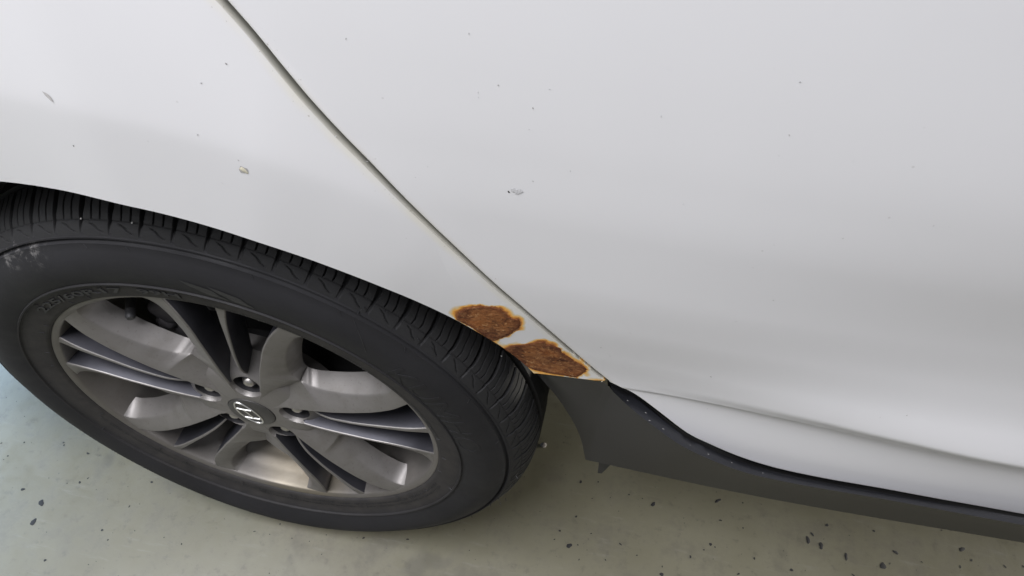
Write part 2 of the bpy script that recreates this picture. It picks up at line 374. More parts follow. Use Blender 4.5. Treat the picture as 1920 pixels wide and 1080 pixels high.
def alloy(name, stain):
    t = NT(name); co = t.coord()
    n = t.noise(14, 5, .6)
    c = t.ramp(n, [(.3, (.185, .175, .165)), (.7, (.225, .215, .205))])
    c = t.mix(t.maprange(t.noise(260, 3), .60, .72, 0, .3), c, (.09, .08, .065))
    c = t.mix(t.maprange(t.noise(26, 5, .7), .50, .70, 0, .22), c, (.105, .092, .072))
    if stain:
        v = t.n('ShaderNodeVectorMath', operation='DISTANCE'); t.l(co, v.inputs[0]); v.inputs[1].default_value = (.022, .064, -.208)
        f = t.math('MULTIPLY', t.maprange(v.outputs['Value'], .062, .010), t.maprange(t.noise(60, 5, .65), .32, .62, .15, 1))
        c = t.mix(t.math('MULTIPLY', f, .85), c, (.105, .060, .020))
        w = t.n('ShaderNodeVectorMath', operation='DISTANCE'); t.l(co, w.inputs[0]); w.inputs[1].default_value = (.022, .05, -.21)
        c = t.mix(t.maprange(w.outputs['Value'], .095, .05, 0, .35), c, (.30, .24, .11))
    if stain: c = t.mix(.42, c, (.10, .09, .075))
    t.set(Base_Color=c, Metallic=.55, Roughness=t.ramp(t.noise(30, 4), [(.3, (.42,)*3), (.7, (.52,)*3)]))
    t.bump(t.noise(1500, 2), .08, .0002)
    return t.m
M['alloy'] = alloy('alloy_paint', False)
M['barrel'] = alloy('alloy_barrel_paint', True)
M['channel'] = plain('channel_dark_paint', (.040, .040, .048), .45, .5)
M['cap'] = plain('cap_grey', (.055, .053, .050), .42, .3)
M['chrome'] = plain('chrome', (.78, .78, .77), .28, 1.0, var=.03)
M['nut'] = plain('nut_steel', (.50, .48, .45), .35, .9)
M['pocket'] = plain('pocket_paint', (.035, .034, .036), .5, .3)
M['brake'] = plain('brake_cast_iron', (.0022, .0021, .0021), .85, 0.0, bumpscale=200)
M['caliper'] = plain('caliper_metal', (.10, .096, .10), .6, .3, bumpscale=300)
M['valve'] = plain('valve_rubber', (.02, .02, .02), .6)
M['valve_cap'] = plain('valve_cap', (.045, .045, .048), .5)
M['liner'] = plain('liner_plastic', (.006, .006, .0065), .85, bumpscale=150)
M['under'] = plain('underbody', (.020, .020, .020), .85)
t = NT('trim_plastic')
t.set(Base_Color=t.mix(t.maprange(t.noise(500, 2), .68, .76, 0, .3), t.ramp(t.noise(6, 5), [(.3, (.0105, .0112, .0142)), (.7, (.0145, .0152, .0186))]), (.085, .08, .078)), Roughness=.46)
t.bump(t.noise(1400, 2), .35, .0003)
M['trim'] = t.m
M['jamb'] = plain('jamb_paint', (.09, .09, .075), .8)
M['chip_dark'] = plain('chip_primer', (.34, .33, .32), .8, var=.5)
M['chip_pale'] = plain('chip_undercoat', (.55, .52, .40), .8, var=.2)
M['chip_grey'] = plain('scraped_undercoat', (.56, .56, .57), .8, var=.25)
M['chip_faint'] = plain('chip_faint', (.55, .55, .555), .6, bumpscale=700, bumpd=.001, var=.12)
M['chip_black'] = plain('chip_black', (.03, .028, .025), .8)
M['grit'] = plain('pale_grit', (.45, .44, .42), .8)
M['spot'] = plain('tar_black', (.008, .008, .009), .8, var=.4)
M['pebble'] = plain('pebble_stone', (.16, .15, .14), .9, bumpscale=300, var=.4)
M['sealant'] = plain('sealant_grey', (.30, .29, .28), .8)

t = NT('floor_epoxy'); co = t.coord()
n1 = t.noise(2.2, 6, .62); n2 = t.noise(11, 6, .7); n3 = t.noise(60, 4, .7)
c = t.ramp(n1, [(.28, (.100, .094, .063)), (.5, (.127, .121, .085)), (.72, (.157, .151, .111))])
c = t.mix(t.maprange(n2, .48, .70, 0, .55), c, (.078, .072, .055))
c = t.mix(t.maprange(n3, .54, .72, 0, .42), c, (.065, .060, .048))
mp = t.n('ShaderNodeMapping'); mp.inputs['Scale'].default_value = (1.0, 7.0, 1.0); mp.inputs['Rotation'].default_value = (0, 0, rad(14)); t.l(co, mp.inputs['Vector'])
c = t.mix(t.maprange(t.noise(9, 5, .7, mp.outputs[0]), .56, .75, 0, .35), c, (.19, .187, .16))
c = t.mix(t.maprange(t.noise(7, 3, .6), .62, .70, 0, .40), c, (.06, .057, .048))
vo = t.n('ShaderNodeTexVoronoi', feature='F1'); vo.inputs['Scale'].default_value = 75; t.l(co, vo.inputs['Vector'])
c = t.mix(t.math('MULTIPLY', t.maprange(vo.outputs['Distance'], .10, .05), t.maprange(t.noise(30, 2), .55, .62, 0, .8)), c, (.05, .047, .04))
t.set(Base_Color=c, Roughness=t.ramp(n2, [(.3, (.30,)*3), (.7, (.52,)*3)]))
t.bump(t.noise(45, 5, .6), .12, .002)
M['floor'] = t.m

# ------------------------------------------------------------------ floor
def tag(o, label, cat, group=None, kind=None):
    o['label'] = label; o['category'] = cat
    if group: o['group'] = group
    if kind: o['kind'] = kind
floor = mesh_obj('floor', [(-20, -20, 0), (20, -20, 0), (20, 20, 0), (-20, 20, 0)], [(0, 1, 2, 3)], M['floor'], ang=None)
floor['kind'] = 'structure'
floor['label'] = 'grey green painted concrete floor with black tar spots'
def blot(r, h, stretch, ang, n=14, jag=.3):
    ph = RNG.uniform(0, 6.28, 3); a = np.arange(n)*2*math.pi/n
    k = r*(1+jag*(.5*np.sin(2*a+ph[0])+.35*np.sin(3*a+ph[1])+.25*np.sin(5*a+ph[2])))
    x = k*np.cos(a)*stretch; y = k*np.sin(a)/stretch
    X = x*math.cos(ang)-y*math.sin(ang); Yv = x*math.sin(ang)+y*math.cos(ang)
    V = [(u, w, 0.0002) for u, w in zip(X, Yv)]+[(u*.7, w*.7, h) for u, w in zip(X, Yv)]+[(0, 0, h*1.15)]
    F = [(i, (i+1) % n, n+(i+1) % n, n+i) for i in range(n)]+[(n+i, n+(i+1) % n, 2*n) for i in range(n)]
    return V, F
sr = random.Random(21)
EXTRA = [(sr.uniform(1.13, 1.9), sr.uniform(-.30, .25), sr.choice([.0015, .002, .003, .0045])) for _ in range(26)]
EXTRA += [(sr.uniform(.45, 1.1), sr.uniform(-.35, .02), sr.choice([.0015, .002, .003, .004])) for _ in range(16)]
for (x, y, r) in SPOTS+EXTRA:
    V, F = blot(max(r*.80, .0008), min(.0004, r*.1), random.uniform(1.0, 1.35) if random.random() < .7 else random.uniform(1.3, 1.6), random.uniform(0, 3.14))
    o = mesh_obj('tar_spot', V, F, M['spot'], floor, 60, (x, y, 0))
jn = Joiner()
for k in range(420):
    x = random.uniform(-.75, 1.25); y = random.uniform(-.28, .30)
    V, F = blot(random.uniform(.0003, .0009), .0002, 1.1, random.uniform(0, 3), 7)
    jn.add(np.array(V)+np.array([x, y, 0]), F)
sp = jn.obj('fine_specks', M['spot'], floor); sp['kind'] = 'stuff'

# ------------------------------------------------------------------ car root
car = empty('parked_car', None, (0, 0, 0))
tag(car, 'white car seen close up, rusted front fender above its wheel', 'car')

# ------------------------------------------------------------------ fender
gap = catmull([(p[0], p[2]) for p in GAP], 8)
gap = np.vstack([[(gap[0][0]-.846*.13, gap[0][1]+.13)], gap])
gs = resample(gap, 400)
tg = np.gradient(gs, axis=0); tg /= np.linalg.norm(tg, axis=1)[:, None]
nrm = np.stack([tg[:, 1], -tg[:, 0]], -1)                      # points to the fender side (-x,-z)
if nrm[200][0] > 0: nrm = -nrm
wid = np.linspace(.0052, .0032, 400)[:, None]
fend_edge = gs+nrm*wid
door_edge = gs-nrm*.0006
tip = np.array([.4005, .5695])

def build_fender():
    nu, nv = 720, 150
    th = np.radians(np.concatenate([np.linspace(190, 60, 250), np.linspace(59.8, 34.1, 300)]))
    lip = np.stack([.408*np.cos(th), WZ+.408*np.sin(th)], -1)
    fb = resample([(p[0], p[2]) for p in FBOT], nu-len(lip))
    fb[:, 1] = np.interp(fb[:, 0], [p[0] for p in FBOT], [p[2] for p in FBOT])
    inner = np.vstack([lip, fb]); inner[-1] = tip
    top = np.vstack([resample([(-.80, .37), (-.80, 1.045)], 90)[:-1], resample([(-.80, 1.045), fend_edge[0]], 181)])
    oe = fend_edge.copy(); oe[-1] = tip+np.array([.001, .001])
    s = np.linspace(0, 1, nu-269)**.85
    idx = s*(len(oe)-1)
    ge = np.stack([np.interp(idx, np.arange(len(oe)), oe[:, k]) for k in (0, 1)], -1)
    outer = np.vstack([top[:-1], ge])[:nu]
    v = np.linspace(0, 1, nv)
    G = inner[:, None, :]+(outer-inner)[:, None, :]*v[None, :, None]
    X = G[..., 0]; Z = G[..., 1]; Yv = Yside(X, Z)
    dgap = line_d(X, Z, fend_edge)
    Yv = Yv+np.where(dgap < .0010, .0010-np.sqrt(np.maximum(0, .0010**2-(.0010-dgap)**2)), 0)*.9
    V = np.stack([X, Yv, Z], -1)
    # hem at the arch lip, turned in; return flange along the gap
    rh = np.hypot(X[:, :1], Z[:, :1]-WZ)
    hem = []
    for off, sh in ((.016, -.0005), (.004, -.0012), (.0012, -.0008)):
        w = V[:, :1].copy(); w[..., 1] += off
        w[..., 0] *= 1; w[..., 2] += sh*.5
        hem.append(w)
    fl = []
    for off in (.004, .018):
        w = V[:, -1:].copy(); w[..., 1] += off; fl.append(w)
    V = np.concatenate(hem+[V]+fl, 1)
    m = V.shape[1]
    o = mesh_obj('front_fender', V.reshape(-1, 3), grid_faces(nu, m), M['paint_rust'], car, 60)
    X = V[..., 0]; Z = V[..., 2]
    P1 = [(p[0], p[2]) for p in RUST1]; P2 = [(p[0], p[2]) for p in RUST2]
    d = np.minimum(poly_sd(X, Z, P1), poly_sd(X, Z, P2))
    lipline = [(.408*math.cos(rad(a)), WZ+.408*math.sin(rad(a))) for a in np.linspace(46, 34, 30)]
    d = np.minimum(d, line_d(X, Z, lipline)+.0030)
    d = np.minimum(d, line_d(X, Z, [(p[0], p[2]) for p in FBOT])+.0022)
    for edge, g in ((RUST1[1:9], .9), (RUST2[5:13], 1.3), (RUST1[13:18], .3)):
        w = np.exp(-(line_d(X, Z, [(p[0], p[2]) for p in edge])/.007)**2)
        d = np.where(d > 0, d/(1+g*w), d)
    set_attr(o.data, 'rust', d.ravel())
    set_attr(o.data, 'gap', line_d(X, Z, fend_edge).ravel())
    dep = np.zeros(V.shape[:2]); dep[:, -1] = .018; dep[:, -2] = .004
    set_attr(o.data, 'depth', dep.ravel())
    return o
fender = build_fender()

def build_rust(P, seed):
    rg = np.random.default_rng(seed)
    P = resample(list(P)+[P[0]], 160)[:-1][:, [0, 2]]
    P = P+rg.normal(0, .00025, P.shape)
    c = P.mean(0); nr = 26
    ks = np.linspace(0, 1, nr)
    G = c+(P-c)[:, None, :]*ks[::-1][None, :, None]
    X = G[..., 0]; Z = G[..., 1]
    # keep it on the sheet above the arch lip
    r = np.hypot(X, Z-WZ); f = np.maximum(1, .4083/r)
    X = X*f; Z = WZ+(Z-WZ)*f
    h = np.zeros(X.shape)
    for k in range(40):
        w = rg.normal(0, 1, 2)*rg.choice([300, 700, 1400]); h += np.sin(X*w[0]+Z*w[1]+rg.uniform(0, 6.3))*.000018
    Yv = Yside(X, Z)-.0006+h
    Yv[:, 0] = Yside(X[:, 0], Z[:, 0])+.0004
    V = np.stack([X, Yv, Z], -1)
    o = mesh_obj('rust_patch', V.reshape(-1, 3), grid_faces(len(P), nr, True), M['rust'], fender, 60)
    set_attr(o.data, 'rust', poly_sd(X, Z, P).ravel())
    return o
o = build_rust(RUST1, 3); o['label'] = 'rounded brown rust patch with an orange edge'
o = build_rust(RUST2, 4); o['label'] = 'long pointed brown rust patch at the fender corner'

# ------------------------------------------------------------------ door
DB = [(p[0], p[2]) for p in DOORBOT]
DB[0] = (door_edge[-1][0], door_edge[-1][1])
DB = catmull(DB, 8)
DB = np.vstack([DB, [(1.0, .4725), (1.3, .476), (1.5, .478)]])
def build_door():
    nu, nv = 330, 420
    s = np.r_[0, np.cumsum(np.linalg.norm(np.diff(DB, axis=0), axis=1))]; tt = s[-1]*np.linspace(0, 1, nu)**1.25
    L = np.stack([np.interp(tt, s, DB[:, k]) for k in (0, 1)], -1)
    q = (L[:, 0]-L[0, 0])/(L[-1, 0]-L[0, 0])
    U = np.stack([door_edge[0][0]+(1.5-door_edge[0][0])*q, np.full(nu, door_edge[0][1])], -1)
    v = np.concatenate([np.linspace(0, .36, 280, endpoint=False), np.linspace(.36, 1, nv-280)])
    # left edge follows the shut line
    zl = L[0, 1]+(U[0, 1]-L[0, 1])*v
    de = door_edge[::-1]
    xl = np.interp(zl, de[:, 1], de[:, 0]); dev = xl-(L[0, 0]+(U[0, 0]-L[0, 0])*v)
    G = L[:, None, :]+(U-L)[:, None, :]*v[None, :, None]
    G[..., 0] += dev[None, :]*((1-q)**3)[:, None]
    X = G[..., 0]; Z = G[..., 1]; Yv = Yside(X, Z)-.0012
    V = np.stack([X, Yv, Z], -1)
    dg = line_d(X, Z, door_edge)
    V[..., 1] += np.where(dg < .0016, .0016-np.sqrt(np.maximum(0, .0016**2-(.0016-dg)**2)), 0)
    lowr = []
    for off, dz in ((.014, .004), (.003, -.0006), (.0012, -.0008)):
        w = V[:, :1].copy(); w[..., 1] += off; w[..., 2] += dz; lowr.append(w)
    V = np.concatenate(lowr+[V], 1)
    le = []
    for off in (.016, .002):
        w = V[:1].copy(); w[..., 1] += off; le.append(w)
    V = np.concatenate(le+[V], 0)
    o = mesh_obj('front_door', V.reshape(-1, 3), grid_faces(V.shape[0], V.shape[1]), M['paint'], car, 60)
    set_attr(o.data, 'gap', np.minimum(line_d(V[..., 0], V[..., 2], door_edge), 9)+.002)
    return o
door = build_door()
# door jamb behind the shut line
J = Joiner()
a = gs+nrm*.03; b = gs-nrm*.03
ya = Yside(gs[:, 0], gs[:, 1])+.020
V = np.concatenate([np.stack([q[:, 0], ya, q[:, 1]], -1)[:, None] for q in (a, b)], 1)
J.add(V.reshape(-1, 3), grid_faces(400, 2))
jamb = J.obj('door_jamb', M['jamb'], car)

# ------------------------------------------------------------------ paint chips
def chip(x, z, r, mat, name, parent, stretch=1.0, ang=0.0, h=.0003):
    V, F = blot(r, h, stretch, ang, 11, .45)
    V = np.array(V)
    X = x+V[:, 0]; Z = z+V[:, 1]
    off = .0012 if parent is door else 0.0
    W = np.stack([X, Yside(X, Z)-off-.00012-V[:, 2]*.6, Z], -1)
    return mesh_obj(name, W, F, mat, parent, 60)
def side_of(x, z):
    i = np.argmin(np.hypot(gs[:, 0]-x, gs[:, 1]-z))
    return fender if (np.array([x, z])-gs[i])@nrm[i] > 0 else door
(s0, s1) = scratch
o = chip((s0[0]+s1[0])/2, (s0[2]+s1[2])/2, .0025, M['chip_dark'], 'paint_scratch', fender, 1.9, math.atan2(s1[2]-s0[2], s1[0]-s0[0])); o['label'] = 'slanting grey scratch'
o = chip((s0[0]+s1[0])/2-.0012, (s0[2]+s1[2])/2+.0004, .0016, M['chip_dark'], 'paint_scratch', fender, 2.1, math.atan2(s1[2]-s0[2], s1[0]-s0[0]), .0005)
x, _, z = CHIP[0]
o = chip(x, z, .0031, M['chip_dark'], 'paint_chip', fender, 1.15, -.5, .0002); o['label'] = 'pale chip with a dark rim'
o = chip(x+.0003, z-.0003, .0025, M['chip_pale'], 'paint_chip', fender, 1.15, -.5, .0006)
x, _, z = CHIP2[0]
o = chip(x, z, .0032, M['chip_faint'], 'paint_chip', door, 1.25, .4, .0003); o['label'] = 'pale worn mark on the door'
chip(x-.0055, z-.0018, .0008, M['chip_black'], 'paint_chip', door)
for i, (x, _, z) in enumerate(dots):
    mt = M['chip_grey'] if i % 3 else M['chip_dark']
    if i in (21, 9, 3): mt = M['chip_black']
    chip(x, z, random.uniform(.0003, .00055) if i > 4 else .0006, mt, 'paint_chip', side_of(x, z), random.uniform(1, 1.5), random.uniform(0, 3.1))
for k in range(18):
    for _ in range(20):
        x = random.uniform(-.05, .95); z = random.uniform(.6, 1.0)
        if math.hypot(x, z-WZ) > .43: break
    chip(x, z, random.uniform(.0002, .00045), M['chip_grey'] if k % 4 else M['chip_dark'], 'paint_chip', side_of(x, z), random.uniform(1, 1.6), random.uniform(0, 3.1))

# ------------------------------------------------------------------ side skirt
def ext(L, xs):
    a, b = np.array(L[-2]), np.array(L[-1]); d = (b-a)/(b[0]-a[0])
    return list(L)+[tuple(b+d*k) for k in (.06, .13)]+[tuple(b+d*np.array([1, .4, .4])*(xs-b[0])*k) for k in (.45, .7, 1.0)]
def build_skirt():
    n = 200; n1 = 70
    A = catmull(TARCH, 12)
    up1 = np.array([(TARCH[0][0], TARCH[0][1]+.002, TARCH[0][2])]+[(p[0], Ytrim(p[2])+.002-.003*k/5, p[2]-.0035) for k, p in enumerate(FBOT)]+[TBEAD[0]])
    bead = catmull(ext(TBEAD, 1.5), 8); sill = catmull(ext(TSILL, 1.5), 10)
    lo = np.vstack([resample(A, n1), resample(sill, n)[1:]])
    bl = bead+np.array([0, .0030, -.0050])
    up1[-1] = bl[0]
    hi = np.vstack([resample(up1, n1), resample(bl, n)[1:]])
    v = np.linspace(0, 1, 14)
    G = lo[:, None]+(hi-lo)[:, None]*v[None, :, None]
    G[:, :, 1] += .0035*np.sin(np.pi*v)[None, :]          # slight hollow
    edge = G[:, :1].copy(); edge[..., 1] += .02; edge[..., 2] += .002
    G = np.concatenate([edge, G], 1)
    s = mesh_obj('side_skirt', G.reshape(-1, 3), grid_faces(G.shape[0], G.shape[1]), M['trim'], car, 50)
    # rounded upper bead
    upl = catmull(ext(TUP, 1.5), 8)
    b = resample(bead, n); u = resample(upl, n)
    rows = []
    mid = b+(u-b)*.5; mid[:, 1] -= .0015; mid[:, 2] += .0015
    b0 = b.copy(); b0[:, 1] += .0034; b0[:, 2] -= .0046
    b2 = b.copy(); b2[:, 1] -= .0012; b2[:, 2] += .0005
    b3 = b+(u-b)*.16; b3[:, 1] -= .0016; b3[:, 2] += .0012
    in1 = u.copy(); in1[:, 1] += .003; in1[:, 2] -= .012
    in2 = u.copy(); in2[:, 1] += .03; in2[:, 2] -= .04
    G = np.stack([b0, b2, b3, mid, u, in1, in2], 1)
    mesh_obj('trim_bead', G.reshape(-1, 3), grid_faces(n, 7), M['trim'], s, 50)
    # jacking tab below the sill
    V = np.array([(.4276, .056, .300), (.4490, .056, .300), (.4318, .058, .2430), (.4370, .058, .2440), (.4276, .075, .300), (.4490, .075, .300), (.4318, .072, .2430), (.4370, .072, .2440)])
    mesh_obj('skirt_tab', V, [(0, 1, 3, 2), (5, 4, 6, 7), (0, 2, 6, 4), (1, 5, 7, 3), (2, 3, 7, 6), (0, 4, 5, 1)], M['trim'], s, 30)
    rg = random.Random(5)
    for (k, w) in ((4, .4), (8, .55), (12, .35), (18, .5), (22, .45), (27, .6), (9, .2), (33, .5)):
        p = b[k]+(u[k]-b[k])*w
        V, F = blot(rg.uniform(.0007, .0012), .0004, 1.2, rg.uniform(0, 3), 8)
        V = np.array(V); W = np.stack([p[0]+V[:, 0], np.full(len(V), p[1]-.0016)-V[:, 2], p[2]+.001+V[:, 1]], -1)
        mesh_obj('dirt_speck', W, F, M['grit'], s, 60)
    return s
skirt = build_skirt()

# ------------------------------------------------------------------ dark inside: liner, body shell, underbody
prof = [(.4075, .012), (.418, .016), (.43, .03), (.43, .30), (.10, .30)]
V, F = lathe(prof, 90, 36, 178)
mesh_obj('wheel_liner', V+np.array([0, 0, WZ]), F, M['liner'], car)
J = Joiner()
J.add(*box((1.15, .56, .37), (.72, .49, .09)))
J.add(*box((-.68, .60, .52), (.22, .45, .24)))
J.add(*box((.50, .62, .90), (1.38, .43, .13)))
J.add(*box((1.06, .10, .64), (.55, .035, .15)))
J.add(*box((0, .85, .52), (.52, .20, .16)))
J.obj('underbody', M['under'], car)

# ------------------------------------------------------------------ wheel
wheel = empty('front_wheel', car, (0, 0, WZ))
PH = [84+72*k for k in range(5)]

# tyre carcass
TP = [(.2345, .016), (.2350, .006), (.2362, .0010), (.2380, -.0012), (.2405, -.0022), (.2440, -.0030), (.2475, -.0042), (.2525, -.0050), (.2600, -.0066),
      (.2640, -.0076), (.2648, -.0098), (.2664, -.0102), (.2674, -.0084), (.2720, -.0098), (.2800, -.0116), (.2880, -.0124), (.2960, -.0120),
      (.3040, -.0100), (.3110, -.0066), (.3160, -.0036), (.3178, -.0032), (.3186, .0004), (.3204, .0018), (.3214, .0004), (.3222, -.0014), (.3236, -.0010), (.3244, .0004), (.3262, .0018),
      (.3270, .0080), (.3280, .0130), (.3330, .022), (.3400, .035), (.3425, .0485)]
V, F = lathe(TP, 260)
rr_ = np.hypot(V[:, 0], V[:, 2]); da = np.degrees(np.arctan2(V[:, 0], -V[:, 2]))
V[:, 1] -= .0135*np.exp(-(da/50)**2)*np.clip((rr_-.255)/.04, 0, 1)*np.clip((.345-rr_)/.02, 0, 1)*(V[:, 1] < .05)
low = V[:, 2] < -WZ+.0006
V[low, 2] = -WZ+.0006
tyre = mesh_obj('tyre', V, F, M['rubber'], wheel, 40)
# inner tread ribs
rp = [(.3425, .047), (.3425, .0565), (.3490, .0572)]
for y0, y1 in ((.0575, .094), (.104, .131)):
    rp += [(.3505, y0), (.3515, y1), (.3430, y1+.0008), (.3430, y1+.0088)]
rp += [(.3510, .141), (.3495, .177), (.343, .1775), (.343, .184), (.347, .1845), (.340, .212), (.325, .224), (.29, .234), (.24, .226)]
V, F = lathe(rp, 220)
low = V[:, 2] < -WZ+.0006
V[low, 2] = -WZ+.0006
mesh_obj('tread_rib', V, F, M['tread'], wheel, 30)

# shoulder tread blocks, one mesh shared by all of them
NB = 68; pitch = 360.0/NB
def tread_block_mesh():
    nu, nv = 104, 72
    path = catmull([(.3238, .0000), (.3262, .0015), (.3295, .0040), (.3325, .0075), (.3345, .0105), (.3385, .0150), (.3425, .0225), (.3465, .0330), (.3490, .0440), (.3495, .0480)], 8)
    path = resample(path, nv)
    s = np.linspace(0, 1, nv); u = np.linspace(0, 1, nu)
    tang = np.gradient(path, axis=0); tang /= np.linalg.norm(tang, axis=1)[:, None]
    nor = np.stack([tang[:, 1], -tang[:, 0]], -1)           # outward (r up, y out)
    U, S = np.meshgrid(u, s, indexing='ij')
    def cut(d, w, soft): return np.clip((w-np.abs(d))/soft, 0, 1)
    # lean of the grooves
    lean = .10*np.sin(S*3.0)-.05
    g = np.minimum(np.abs(U+lean*0-.0), np.abs(1-U))
    wig = .02*np.sin(S*14)
    gw = .050+.03*np.clip((S-.27)/.2, 0, 1)
    depth = cut(g, gw+.012, .03)*np.interp(S, [0, .05, .2, .32, 1], [.0000, .0008, .0022, .0055, .0066])
    # two sipes
    for c0 in (.36, .66):
        depth = np.maximum(depth, cut(U-(c0+wig), .030, .016)*np.interp(S, [0, .27, .31, .95, .98, 1], [0, 0, .0042, .0042, 0, 0]))
    # S shaped notch on the buttress
    cx = np.interp(S, [.07, .12, .18, .235], [.24, .42, .54, .76])
    depth = np.maximum(depth, cut(U-cx, .050, .045)*np.interp(S, [.06, .08, .21, .24], [0, .0016, .0016, 0]))
    # little step at the tread edge
    depth = depth+np.where((S > .255) & (S < .275), .0007, 0)
    R = path[None, :, 0]-nor[None, :, 0]*depth; Yv = path[None, :, 1]-nor[None, :, 1]*depth
    # lean the whole block
    A = np.radians((U-.5+.25*np.sin((S-.35)*1.6)*np.clip(S-.35, 0, 1)*1.6)*pitch)
    V = np.stack([R*np.cos(A), Yv, R*np.sin(A)], -1)
    me = bpy.data.meshes.new('tread_block')
    me.from_pydata([tuple(map(float, v)) for v in V.reshape(-1, 3)], [], [tuple(map(int, f)) for f in grid_faces(nu, nv)])
    me.update(); smooth_mesh(me, 40); me.materials.append(M['tread'])
    return me
tbm = tread_block_mesh()
for k in range(NB):
    a = k*pitch+1.0
    dd = (a+90+180) % 360-180
    o = link(bpy.data.objects.new('tread_block', tbm), wheel)
    o.rotation_euler = (0, -rad(a), 0)

# raised marks on the sidewall
def sidewall_y(r): return np.interp(r, [p[0] for p in TP[:26]], [p[1] for p in TP[:26]])
def text_mesh(name, txt, deg0, deg1, r0, r1, relief, mat, bold=0.0):
    cu = bpy.data.curves.new(name, 'FONT'); cu.body = txt; cu.size = 1; cu.resolution_u = 3; cu.offset = bold; cu.extrude = .01
    ob = bpy.data.objects.new(name, cu); COL.objects.link(ob)
    dg = bpy.context.evaluated_depsgraph_get(); dg.update()
    me = bpy.data.meshes.new_from_object(ob.evaluated_get(dg))
    bpy.data.objects.remove(ob); bpy.data.curves.remove(cu)
    bm = bmesh.new(); bm.from_mesh(me)
    bmesh.ops.triangulate(bm, faces=bm.faces)
    bmesh.ops.subdivide_edges(bm, edges=[e for e in bm.edges if e.calc_length() > .15], cuts=2, use_grid_fill=True)
    xs = [v.co.x for v in bm.verts]; ys = [v.co.y for v in bm.verts]
    x0, x1, y0, y1 = min(xs), max(xs), min(ys), max(ys)
    for v in bm.verts:
        u = (v.co.x-x0)/(x1-x0); w = (v.co.y-y0)/(y1-y0)
        r = r0+(r1-r0)*w; a = deg0+(deg1-deg0)*u
        top = v.co.z > 0
        y = float(sidewall_y(r))-(relief if top else -.0005)
        v.co = Vector(polar(r, a, y))
    bm.to_mesh(me); bm.free()
    smooth_mesh(me, 30)
    me.materials.clear(); me.materials.append(mat)
    return link(bpy.data.objects.new(name, me), wheel)
text_mesh('size_lettering', '225/60R17', 137.5, 105, .2485, .2580, .0011, M['lettering'], .015)
text_mesh('size_lettering', '99H', 101, 91, .2485, .2580, .0011, M['lettering'], .015)
text_mesh('maker_lettering', 'KUMHO', 45, 10, .2685, .2975, .0005, M['rubber'])
# thin vent lines, ring bars and mould marks
J = Joiner()
for a in list(np.arange(0, 360, 9.0)):
    a += random.uniform(-2.5, 2.5)
    r0 = random.choice([.2385, .241, .2595]); L = random.uniform(.003, .006)
    P = [polar(r, a+i*.05, float(sidewall_y(r))-.0003) for i, r in enumerate(np.linspace(r0, r0+L, 4))]
    J.add(*tube(P, .00045, 5))
for (c0, c1, rr_) in ((86, 12, .2432), (-20, -100, .2445), (-20, -100, .2505), (200, 262, .2465)):
    a = c0
    while a > min(c0, c1) and a > c1 if c0 > c1 else a < c1:
        st = random.uniform(.35, .8)
        q = a-st*.62 if c0 > c1 else a+st*.62
        if random.random() < .86:
            A = np.linspace(a, q, 3); rows = []
            for r in (rr_-.0013, rr_+.0013):
                for b_ in A: rows.append(polar(r, b_, float(sidewall_y(r))-random.uniform(.0002, .0007)))
            J.add(rows, [(0, 1, 4, 3), (1, 2, 5, 4)])
        a = a-st if c0 > c1 else a+st
ob = J.obj('moulded_marks', M['lettering'], wheel, 20); ob['kind'] = 'stuff'
for a, r0, r1, da in ((58, .268, .316, -9),):
    P = catmull([polar(r, a+da*t_, float(sidewall_y(r))-.0002) for t_, r in ((0, r1), (.25, r1-.009), (.6, (r0+r1)/2), (1, r0))], 8)
    J = Joiner(); J.add(*tube(P, .0003, 5)); J.obj('sidewall_seam', M['lettering'], wheel, 40)
for a in (96, 104, 75, 60, 47, 29, 13, 0):
    P = [polar(r, a+i*.3, float(sidewall_y(r))-.0002) for i, r in enumerate((.3135, .3155, .317))]
    J = Joiner(); J.add(*tube(P, .0004, 5)); J.obj('sidewall_seam', M['lettering'], wheel, 40)
# diamond marks beside the maker's name and the marks below it
def plate(pts, relief=.0006):
    pts = np.array(pts, float); V = []
    n = 8
    a, b, c, d = pts
    for i in range(n+1):
        for j in range(3):
            u, w = i/n, j/2
            p = (a*(1-u)+b*u)*(1-w)+(d*(1-u)+c*u)*w
            V.append(polar(p[0], p[1], float(sidewall_y(p[0]))-relief))
    return np.array(V), grid_faces(n+1, 3)
for off in (0, 5.2):
    J = Joiner()
    J.add(*plate([(.292, 88-off), (.287, 82-off), (.279, 80.5-off), (.284, 86-off)]))
    J.add(*plate([(.283, 85.5-off), (.279, 80-off), (.274, 79-off), (.276, 83-off)]))
    J.obj('sidewall_mark', M['lettering'], wheel, 40)
for k in range(3):
    J = Joiner(); J.add(*plate([(.292, -32-k*3.2), (.292, -34.4-k*3.2), (.281, -36.0-k*3.2), (.281, -33.6-k*3.2)], .0009))
    J.obj('sidewall_mark', M['lettering'], wheel, 40)

# rim barrel
rp = [(.2360, .007), (.2364, .0035), (.2358, .0016), (.2342, .0016), (.2318, .0026), (.2298, .0038), (.2285, .0052), (.2275, .0085), (.2262, .016), (.2240, .027), (.2195, .038), (.2130, .048), (.2070, .062), (.2040, .085), (.2030, .12), (.205, .19), (.23, .21)]
V, F = lathe(catmull(rp, 4), 240)
mesh_obj('rim', V, F, M['barrel'], wheel, 40)

